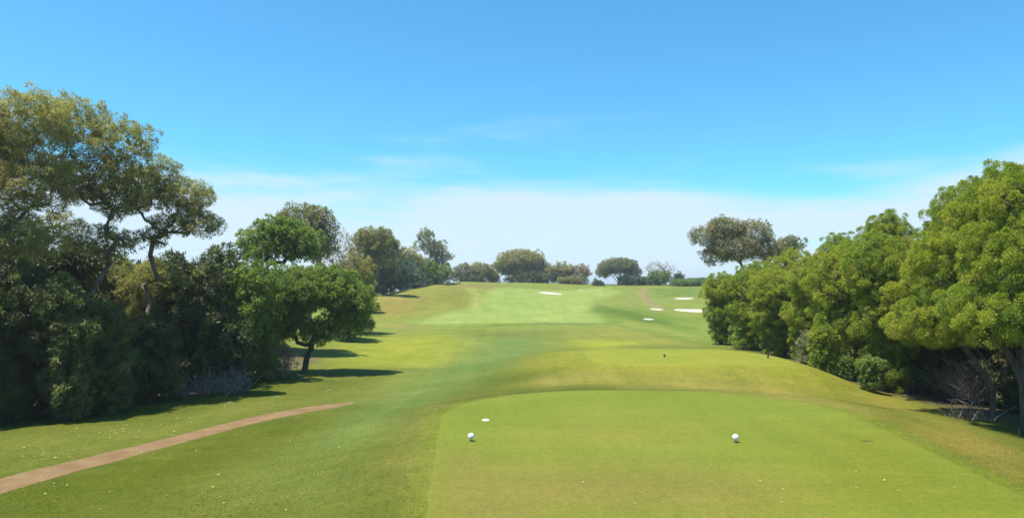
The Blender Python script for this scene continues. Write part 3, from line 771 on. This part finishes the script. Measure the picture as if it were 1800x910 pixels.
# --- right: the dense row. Four tea trees are grown, the others are copies of them, turned and resized
def copy_thing(src, loc, rotz, scale, label):
    r = src.copy(); COL.objects.link(r)
    r.location = loc; r.rotation_euler = (0, 0, rotz); r.scale = scale; r['label'] = label
    for ch in list(src.children):
        c = ch.copy(); COL.objects.link(c); c.parent = r
        for gch in list(ch.children):
            d = gch.copy(); COL.objects.link(d); d.parent = c
    return r
TK = dict(tint=(0.16, 1.0), twigs=6, leafpx=3.3, cover=1.0)
T1 = build_tree('tea_tree', 'nearest tea tree on the right, with bare brown stems showing', 'tree', GR, 1795, 17.6,
    [(1800, 460, 105, 100), (1830, 360, 95, 80), (1770, 550, 120, 58)], 'tea', 32, 160, stems=5, fork=0.42, trunk_r=0.075, spread=0.4, **dict(TK, leafpx=3.8))
T2 = build_tree('tea_tree', 'second tea tree from the right edge, stems forking low', 'tree', GR, 1730, 20.0,
    [(1690, 460, 85, 82), (1658, 558, 98, 50), (1735, 380, 70, 60)], 'tea', 28, 161, stems=4, fork=0.4, trunk_r=0.075, spread=0.35, **TK)
T3 = build_tree('tea_tree', 'fourth tea tree from the right edge', 'tree', GR, 1570, 26.0,
    [(1548, 478, 70, 68), (1560, 555, 64, 56)], 'tea', 24, 163, stems=3, fork=0.35, trunk_r=0.10, spread=0.3, skirt=0.72, **TK)
T4 = build_tree('tea_tree', 'fifth tea tree from the right edge', 'tree', GR, 1500, 29.5,
    [(1485, 488, 64, 60), (1492, 560, 60, 54)], 'tea', 22, 164, stems=3, fork=0.35, trunk_r=0.10, spread=0.3, skirt=0.72, **TK)
def crown_size(t):
    c = [o for o in t.children if o.name.startswith('crown')][0]
    bb = np.array(c.bound_box); lo, hi = bb.min(0), bb.max(0)
    return (hi[0] - lo[0] + hi[1] - lo[1]) / 2, hi[2], (hi + lo)[:2] / 2
for src, u, Y, wpx, topv, rot, lab in [
    (T2, 1662, 24.0, 225, 388, 0.55, 'third tea tree from the right edge, overhanging the tee slope'),
    (T3, 1428, 33.5, 128, 448, 2.4, 'sixth tea tree from the right edge'),
    (T4, 1366, 37.5, 116, 466, 1.2, 'tea tree third from the far end of the right row'),
    (T3, 1312, 42.0, 104, 474, 4.4, 'tea tree second from the far end of the right row'),
    (T4, 1270, 46.0, 84, 474, 3.3, 'tea tree at the far end of the right row beside the bunker'),
    (T1, 1780, 22.0, 190, 276, 3.6, 'tall tea tree behind the nearest two on the right'),
    (T2, 1665, 25.5, 175, 322, 4.9, 'tall tea tree behind the third from the right edge'),
    (T2, 1560, 30.0, 150, 362, 1.0, 'tall tea tree behind the fourth from the right edge'),
    (T2, 1462, 36.0, 135, 404, 0.3, 'tall tea tree behind the sixth from the right edge'),
    (T3, 1345, 44.5, 120, 456, 5.5, 'rounded tea tree rising behind the far end of the right row'),
    (T4, 1395, 41.0, 110, 432, 0.2, 'tea tree behind the third from the far end of the right row')]:
    x = at(u, HOR, Y)[0]; zg = tz(x, Y) - 0.04
    w_, h_, off = crown_size(src)
    sx = wpx * Y / FPX / w_; sz = (at(u, topv, Y)[2] - zg) / h_
    c, sn = math.cos(rot) * sx, math.sin(rot) * sx
    copy_thing(src, (x - (off[0] * c - off[1] * sn) * 0.7, Y - (off[0] * sn + off[1] * c) * 0.7, tz(x - (off[0] * c - off[1] * sn) * 0.7, Y) - 0.04), rot, (sx, sx, sz), lab)
for i, (u, Y, ells, kd, cr, lab) in enumerate([
    (1447, 26.8, [(1447, 592, 24, 25), (1447, 618, 24, 20)], 'tea', 12, 'bright green young bush at the edge of the forward tee'),
    (1420, 28.5, [(1418, 600, 15, 26)], 'grey', 10, 'pale grey-green bush left of the bright green young bush'),
    (1530, 24.6, [(1530, 640, 24, 14)], 'green', 9, 'spreading green shrub below the fourth tea tree'),
    (1488, 26.4, [(1486, 634, 12, 9)], 'green', 7, 'small low shrub between the bright bush and the spreading shrub'),
    (1590, 28.0, [(1590, 610, 60, 55)], 'dark', 22, 'dark undergrowth below the third tea tree'),
    (1700, 25.0, [(1700, 620, 80, 80)], 'dark', 26, 'dark undergrowth behind the forked stems on the right'),
    (1830, 22.0, [(1830, 640, 90, 100)], 'dark', 30, 'dark undergrowth at the right edge'),
    (1490, 33.0, [(1490, 600, 70, 36)], 'dark', 18, 'dark undergrowth behind the bright green young bush')]):
    build_tree('shrub', lab, 'shrub', 'undergrowth along the right row', u, Y, ells, kd, cr, 190 + i, stems=3, trunk_r=0.04, fork=0.3, twigs=5, skirt=0.9, leafpx=(6.0 if kd == 'dark' else 4.6))
print('TREE TRIS', NTRI[0])

# ------------------------------------------------------------------ dead wood
def brush(name, label, u, v, w, h, d, n, seed, mat, fan=True, r=0.012, lenf=1.0):
    """a heap of leafless branches; each stick is a bent, tapered twig"""
    rng = np.random.default_rng(seed)
    g = ground_at(u, v); 
    root = thing(name, label, 'dead branches', g, 'heaps of dead branches')
    big = 7
    for k in range(big):                      # the thick boughs one can pick out
        a = rng.uniform(0.1, math.pi - 0.1) if fan else rng.uniform(0, 6.28)
        p0 = np.array([rng.uniform(-0.5, 0.5) * w, rng.uniform(-0.5, 0.5) * d, 0.02])
        L0 = h * rng.uniform(0.8, 1.35)
        q = [p0]
        dr = np.array([math.cos(a) * 0.8, rng.normal(0, 0.3), 0.55 + 0.5 * math.sin(a)])
        for j in range(5):
            q.append(q[-1] + dr * L0 / 5); dr = dr + rng.normal(0, 0.16, 3) + np.array([0, 0, -0.05])
        q = np.array(q); q[:, 2] = np.maximum(q[:, 2], 0.02)
        vv, ff = tube(q, np.linspace(r * 2.0, r * 0.6, 6), 5)
        mesh_obj('bough', vv, ff, mat, root, smooth=True)
    # fine twig tangle
    p0 = np.stack([rng.uniform(-0.5, 0.5, n) * w, rng.uniform(-0.5, 0.5, n) * d, np.abs(rng.normal(0, 0.28, n)) * h], 1)
    hx = np.exp(-(p0[:, 0] / (0.45 * w)) ** 2)
    p0[:, 2] = np.minimum(p0[:, 2], h * hx)
    a = rng.normal(math.pi * 0.62, 0.55, n)
    L = h * rng.uniform(0.18, 0.55, n) * lenf
    p1 = p0 + np.stack([np.cos(a) * L, rng.normal(0, 0.35, n) * L, np.sin(a) * L * 0.8], 1)
    p1[:, 2] = np.maximum(p1[:, 2], 0.02); p0[:, 2] = np.maximum(p0[:, 2], 0.015)
    sv, sf = sticks(p0, p1, r * rng.uniform(0.35, 0.9, n), r * 0.25, 0.12, rng)
    o = mesh_obj('twigs', sv, sf, mat, root); o['kind'] = 'stuff'
    return root
brush('brushwood', 'heap of bare grey dead branches under the dark shrubs left of the umbrella tree', 395, 692, 1.7, 1.15, 0.9, 420, 301, BARK_P, r=0.013)
brush('brushwood', 'small brown dead twig heap left of the grey branch heap', 318, 698, 0.8, 0.8, 0.7, 200, 302, BARK_D, r=0.011)
brush('brushwood', 'low pale dead twigs at the shadow edge below the left gums', 190, 712, 1.5, 0.45, 0.7, 220, 303, BARK_D, r=0.012)
brush('brushwood', 'tall tangle of brown dead twigs behind the bare stems at the right edge', 1760, 712, 3.0, 2.5, 1.0, 1100, 304, BARK_D, r=0.014, lenf=0.8)
brush('brushwood', 'low grey dead branches at the foot of the right-hand stems', 1700, 738, 1.3, 0.5, 0.6, 150, 305, BARK_G, r=0.011)
brush('brushwood', 'pale dead sticks under the third tea tree from the right', 1610, 692, 0.9, 0.7, 0.5, 110, 306, BARK_G, r=0.011)

# ------------------------------------------------------------------ bunkers
sand = rough_mat('bunker_sand', (0.34, 0.31, 0.24), (0.46, 0.43, 0.35), 0.8, 0.95, 0.3)
def bunker(label, u0, u1, v0, v1, lobes=3, seed=0):
    rng = np.random.default_rng(seed)
    n = 64; th = np.linspace(0, TWO_PI, n, endpoint=False)
    rr = 1 + 0.07 * np.sin(lobes * th + rng.uniform(0, 6)) + 0.04 * np.sin(5 * th + rng.uniform(0, 6))
    nearp = ground_at((u0 + u1) / 2, v1); farp = ground_at((u0 + u1) / 2, v0)
    cx, cy = (nearp + farp)[:2] / 2; hy = max(0.8, (farp[1] - nearp[1]) / 2)
    hy = min(hy * 0.5, 4.0)
    hx = (u1 - u0) / 2 / FPX * cy * 0.85
    fr = np.array([0, 0.3, 0.6, 0.85, 0.96, 1.0, 1.05])
    x = cx + fr[:, None] * rr * np.cos(th) * hx; y = cy + fr[:, None] * rr * np.sin(th) * hy
    lift = np.array([0.03, 0.03, 0.035, 0.05, 0.06, 0.04, -0.2])
    lift = lift * 1.0
    zz = terrain(x, y) + lift[:, None]
    i2 = np.arange(x.size).reshape(x.shape); r = np.roll(i2, -1, 1)
    f = np.stack([i2[:-1], r[:-1], r[1:], i2[1:]], -1).reshape(-1, 4)
    o = mesh_obj('bunker', np.stack([x, y, zz], -1).reshape(-1, 3), f, sand, smooth=True)
    return tag(o, label, kind='structure')
bunker('long pale sand bunker left of the fairway crest', 945, 992, 512.5, 518.5, 2, 1)
bunker('thin sand bunker just below the crest', 1014, 1027, 509.3, 510.8, 2, 2)
bunker('small sand bunker high on the right bank', 1184, 1222, 522, 527.5, 2, 3)
bunker('largest white sand bunker beside the right row of trees', 1182, 1262, 534, 558, 3, 4)
bunker('thin sand bunker below the worn track', 1140, 1168, 541.5, 546, 2, 5)
bunker('small sand bunker lowest on the right bank', 1130, 1151, 559, 563, 2, 6)

# ------------------------------------------------------------------ tee furniture
def flat_mat(name, c, rough=0.5, spec=0.4, coat=0.0):
    m, nt, N, L, out = new_mat(name)
    n = N.new('ShaderNodeTexNoise'); n.inputs['Scale'].default_value = 40; n.inputs['Detail'].default_value = 4
    t = N.new('ShaderNodeTexCoord'); L.new(t.outputs['Object'], n.inputs['Vector'])
    r = ramp(N, [(0.3, tuple(np.array(c) * 0.85)), (0.6, c)]); L.new(n.outputs['Fac'], r.inputs['Fac'])
    p = N.new('ShaderNodeBsdfPrincipled'); p.inputs['Roughness'].default_value = rough
    p.inputs['Specular IOR Level'].default_value = spec
    L.new(r.outputs['Color'], p.inputs['Base Color']); L.new(p.outputs[0], out.inputs[0])
    return m
WHITE = flat_mat('white_plastic', (0.70, 0.70, 0.68), 0.45)
STEEL = flat_mat('marker_spike', (0.25, 0.25, 0.24), 0.5)
BLACK = flat_mat('dark_marker', (0.03, 0.022, 0.015), 0.5)
PALE = flat_mat('pale_cane', (0.50, 0.50, 0.30), 0.6)
def lathe(prof, seg=24):
    pr = np.array(prof, float); th = np.linspace(0, TWO_PI, seg, endpoint=False)
    v = np.stack([pr[:, None, 0] * np.cos(th), pr[:, None, 0] * np.sin(th), np.repeat(pr[:, 1:2], seg, 1)], -1)
    i = np.arange(len(pr) * seg).reshape(len(pr), seg); r = np.roll(i, -1, 1)
    return v.reshape(-1, 3), np.stack([i[:-1], r[:-1], r[1:], i[1:]], -1).reshape(-1, 4)
def ball_marker(u, v, label, R=0.062):
    g = ground_at(u, v)
    t = thing('tee_marker', label, 'tee marker', g + np.array([0, 0, 0.010]), 'white ball tee markers')
    # dimpled ball: golf-ball-like bumps pressed into a fine sphere
    nu, nv = 48, 24
    ph = np.linspace(0.001, math.pi - 0.001, nv); th = np.linspace(0, TWO_PI, nu, endpoint=False)
    PH, TH = np.meshgrid(ph, th, indexing='ij')
    rr = R * (1 - 0.035 * (0.5 + 0.5 * np.sin(TH * 12 + (np.arange(nv) % 2)[:, None] * math.pi) * np.sin(PH * 12)))
    vv = np.stack([rr * np.sin(PH) * np.cos(TH), rr * np.sin(PH) * np.sin(TH), rr * np.cos(PH) + R + 0.035], -1).reshape(-1, 3)
    i = np.arange(nu * nv).reshape(nv, nu); r = np.roll(i, -1, 1)
    mesh_obj('ball', vv, np.stack([i[:-1], i[1:], r[1:], r[:-1]], -1).reshape(-1, 4), WHITE, t, smooth=True)
    sv, sf = lathe([(0.0, 0.05), (0.022, 0.05), (0.016, 0.02), (0.012, -0.12), (0.0, -0.13)], 12)
    mesh_obj('spike', sv, sf, STEEL, t, smooth=True)
    return t
ball_marker(828, 776, 'white ball tee marker on the left of the near tee')
ball_marker(1293, 778, 'white ball tee marker on the right of the near tee')
def dark_marker(u, v, label):
    g = ground_at(u, v)
    t = thing('tee_marker', label, 'tee marker', g + np.array([0, 0, 0.010]), 'dark tee markers')
    sv, sf = lathe([(0, -0.02), (0.026, 0.0), (0.03, 0.01), (0.015, 0.025), (0.017, 0.04), (0.046, 0.075), (0.055, 0.095), (0.046, 0.115), (0.025, 0.122), (0, 0.124)], 16)
    mesh_obj('head', sv, sf, BLACK, t, smooth=True)
    pv, pf = lathe([(0, -0.1), (0.008, -0.1), (0.008, 0.0), (0, 0.0)], 8)
    mesh_obj('spike', pv, pf, STEEL, t)
dark_marker(1168, 628, 'small dark tee marker on the left of the forward tee')
dark_marker(1350, 630, 'small dark tee marker on the right of the forward tee')
# half-sunk white yardage disc
g = ground_at(854, 739)
t = thing('tee_plate', 'low white dome set in the grass behind the left ball marker', 'yardage plate', g + np.array([0, 0, 0.006]))
vv, ff = lathe([(0.0, 0.034), (0.03, 0.033), (0.055, 0.027), (0.075, 0.015), (0.084, 0.0), (0.084, -0.04)], 28)
mesh_obj('dome', vv, ff, WHITE, t, smooth=True)
vv, ff = lathe([(0.081, 0.010), (0.092, 0.010), (0.095, 0.004), (0.095, -0.03), (0.081, -0.03)], 28)
mesh_obj('rim', vv, ff, STEEL, t, smooth=True)
# small white block on the far fairway
g = ground_at(1058, 521)
t = thing('distance_marker', 'tiny white marker post on the far fairway', 'marker post', g)
vv, ff = lathe([(0, 0.45), (0.10, 0.44), (0.14, 0.38), (0.14, 0.0), (0.14, -0.2)], 12)
mesh_obj('post', vv, ff, WHITE, t, smooth=True)
vv, ff = lathe([(0.144, 0.22), (0.147, 0.22), (0.147, 0.28), (0.144, 0.28)], 12)
mesh_obj('band', vv, ff, BLACK, t, smooth=True)
# bent hoops beside the head of the path
def hoop(u, v, label, w=0.34, h=0.36, rot=0.35, lean=-0.10):
    g = ground_at(u, v)
    t = thing('hoop', label, 'hoop', g, 'pale bent hoops beside the path')
    a = np.linspace(0, math.pi, 17)
    q = np.stack([-np.cos(a) * w / 2 * (1 + 0.12 * np.sin(a)), np.zeros(17), np.sin(a) ** 0.8 * h], 1)
    q = np.concatenate([[q[0] - [0, 0, 0.08]], q, [q[-1] - [0, 0, 0.08]]])
    q[:, 0] += lean * q[:, 2]
    c, s_ = math.cos(rot), math.sin(rot)
    q = np.stack([q[:, 0] * c, q[:, 0] * s_, q[:, 2]], 1)
    sv, sf = tube(q, np.full(len(q), 0.0048), 7)
    mesh_obj('cane', sv, sf, PALE, t, smooth=True)
hoop(406, 722, 'pale bent hoop farthest left beside the dirt path', h=0.26)
hoop(489, 717, 'pale bent hoop second from the left beside the dirt path')
hoop(581, 704, 'pale bent hoop third from the left beside the dirt path')
hoop(627, 700, 'pale bent hoop at the very end of the dirt path', lean=-0.16)
# shallow oval divot on the tee
g = ground_at(1524, 776)
th = np.linspace(0, TWO_PI, 26, endpoint=False)
fr = np.array([0, 0.4, 0.75, 1.0]); rngd = np.random.default_rng(8)
jr = 1 + rngd.normal(0, 0.08, 26)
x = g[0] + fr[:, None] * jr * np.cos(th) * 0.15; y = g[1] + fr[:, None] * jr * np.sin(th) * 0.055
zz = terrain(x, y) + np.array([0.017, 0.018, 0.020, 0.012])[:, None]
i2 = np.arange(x.size).reshape(x.shape); r2 = np.roll(i2, -1, 1)
o = mesh_obj('divot', np.stack([x, y, zz], -1).reshape(-1, 3), np.stack([i2[:-1], r2[:-1], r2[1:], i2[1:]], -1).reshape(-1, 4), rough_mat('divot_grass', (0.03, 0.045, 0.01), (0.07, 0.09, 0.012), 30, 0.9, 0.6))
tag(o, 'dark oval grass divot on the right of the near tee', kind='structure')

# ------------------------------------------------------------------ house beyond the crest
hg = at(1222, 499, 210)
house = thing('house', 'low house with dark roof and white wall peeping over the crest', 'house', (hg[0], 210, hg[2] - 3.2))
def box(x0, x1, y0, y1, z0, z1):
    v = np.array([[x, y, z] for z in (z0, z1) for y in (y0, y1) for x in (x0, x1)], float)
    f = np.array([[0, 2, 3, 1], [4, 5, 7, 6], [0, 1, 5, 4], [2, 6, 7, 3], [0, 4, 6, 2], [1, 3, 7, 5]])
    return v, f
mesh_obj('wall', *box(-4.5, 6, -3.5, 3.5, -1, 3.6), flat_mat('house_wall', (0.78, 0.78, 0.76), 0.7), house)
rv = np.array([[-5.2, -4.2, 3.6], [6.7, -4.2, 3.6], [6.7, 4.2, 3.6], [-5.2, 4.2, 3.6], [-2.2, 0, 5.1], [3.7, 0, 5.1], [-5.2, -4.2, 3.4], [6.7, -4.2, 3.4], [6.7, 4.2, 3.4], [-5.2, 4.2, 3.4]], float)
mesh_obj('roof', rv, [np.array([[0, 1, 5, 4], [2, 3, 4, 5], [0, 6, 7, 1], [1, 7, 8, 2], [2, 8, 9, 3], [3, 9, 6, 0], [6, 9, 8, 7]]), np.array([[1, 2, 5], [3, 0, 4]])], rough_mat('roof_slate', (0.05, 0.055, 0.06), (0.09, 0.095, 0.10), 3, 0.7, 0.3), house)
for wx in (-3, 0, 3.2):
    mesh_obj('window', *box(wx, wx + 1.3, -3.56, -3.4, 1.2, 2.5), flat_mat('house_glass', (0.05, 0.06, 0.07), 0.15), house)

# ------------------------------------------------------------------ grass blades and fallen leaves
rngG = np.random.default_rng(77)
gt = turf.reshape(-1, 3)
def blades(name, label, n, sampler, hmin, hmax, wd, lean=0.5):
    x, y = sampler(n)
    n = len(x)
    zz = terrain(x, y)
    h = rngG.uniform(hmin, hmax, n) * (0.6 + 0.8 * rngG.random(n)); a = rngG.uniform(0, TWO_PI, n)
    w = wd * rngG.uniform(0.7, 1.3, n)
    b = np.stack([x, y, zz - 0.004], 1)
    s_ = np.stack([np.cos(a), np.sin(a), np.zeros(n)], 1) * w[:, None] / 2
    tip = b + np.stack([rngG.normal(0, lean, n) * h, rngG.normal(0, lean, n) * h, h], 1)
    V = np.stack([b - s_, b + s_, tip], 1).reshape(-1, 3)
    c = 1.5 * turf_at(x, y) * (1.0 + rngG.normal(0, 0.16, (n, 1))) * np.stack([1 + rngG.normal(0.05, 0.10, n), np.ones(n) * 1.06, np.ones(n)], 1)
    c = np.concatenate([np.clip(c, 0.005, 0.7), np.ones((n, 1))], 1)
    c = np.repeat(c, 3, 0)
    o = mesh_obj(name, V, np.arange(len(V)).reshape(-1, 3), BLADE, attrs={'turf': c})
    return tag(o, label, 'grass', kind='stuff')
BLADE, nt, N, L, out = new_mat('grass_blade')
_at = N.new('ShaderNodeAttribute'); _at.attribute_name = 'turf'
_d = N.new('ShaderNodeBsdfDiffuse'); _t = N.new('ShaderNodeBsdfTranslucent'); _m = N.new('ShaderNodeMixShader'); _m.inputs[0].default_value = 0.4
L.new(_at.outputs['Color'], _d.inputs['Color']); L.new(_at.outputs['Color'], _t.inputs['Color'])
L.new(_d.outputs[0], _m.inputs[1]); L.new(_t.outputs[0], _m.inputs[2]); L.new(_m.outputs[0], out.inputs[0])
# the path's centre line keeps clear of blades
pth = np.array([ground_at(u, v)[:2] for u, v in [(-160, 905), (0, 856), (200, 800), (400, 748), (520, 724), (585, 712), (622, 707)]])
def rough_sampler(n):
    y = np.exp(rngG.uniform(math.log(7.5), math.log(34), n)); x = rngG.uniform(-0.8, 0.8, n) * y
    ok = (tee1_sd(x, y) > -0.28 + 0.24 * rngG.random(n)) & (tee2_sd(x, y) > -0.3)
    yc = np.interp(x, pth[:, 0], pth[:, 1], left=99, right=99)
    ok &= ~((np.abs(y - yc) < 0.46) & (x < pth[-1, 0]))
    patch = np.sin(x * 1.7 + np.sin(y * 1.1)) * np.sin(y * 1.3 + x * 0.6)
    ok &= rngG.random(n) < 0.55 + 0.45 * patch
    return x[ok], y[ok]
blades('rough_grass', 'short rough grass around the tees', 300000, rough_sampler, 0.010, 0.030, 0.011, 1.0)
def litter(name, label, n, places, mat, size):
    P0 = []
    for (u0, u1, v0, v1, m_) in places:
        for _ in range(m_):
            P0.append(ground_at(rngG.uniform(u0, u1), rngG.uniform(v0, v1)))
    P0 = np.array(P0); n = len(P0); a = rngG.uniform(0, TWO_PI, n); s_ = size * rngG.uniform(0.5, 1.4, n)
    d = np.stack([np.cos(a), np.sin(a), rngG.normal(0, 0.15, n)], 1) * s_[:, None]
    e = np.stack([-np.sin(a), np.cos(a), rngG.normal(0, 0.2, n)], 1) * s_[:, None] * 0.45
    P0[:, 2] += 0.03
    V = np.stack([P0 - d, P0 + e, P0 + d, P0 - e], 1).reshape(-1, 3)
    o = mesh_obj(name, V, np.arange(len(V)).reshape(-1, 4), mat)
    return tag(o, label, 'leaves', kind='stuff')
litter('fallen_leaves', 'pale fallen leaves scattered on the grass by the path', 0,
       [(40, 130, 785, 810, 26), (130, 330, 745, 775, 40), (240, 380, 725, 750, 26), (360, 420, 705, 730, 26), (200, 620, 760, 800, 16), (0, 600, 800, 900, 24)],
       flat_mat('dry_leaf', (0.40, 0.38, 0.15), 0.7), 0.026)
litter('turf_chips', 'pale chips of divot turf on the near tee', 0,
       [(1270, 1700, 830, 865, 14), (900, 1500, 840, 905, 12)], flat_mat('turf_chip', (0.36, 0.33, 0.15), 0.8), 0.024)

# ------------------------------------------------------------------ air
vv, ff = box(-2600, 2600, -60, 2600, -60, 16)
m, nt, N, L, out = new_mat('haze_air')
pv = N.new('ShaderNodeVolumePrincipled'); pv.inputs['Color'].default_value = (0.85, 0.92, 1.0, 1); pv.inputs['Density'].default_value = 0.0005
pv.inputs['Anisotropy'].default_value = 0.3
L.new(pv.outputs[0], out.inputs['Volume'])
hz = mesh_obj('haze', vv, ff, m); tag(hz, 'thin bright air over the far fairway', kind='stuff')
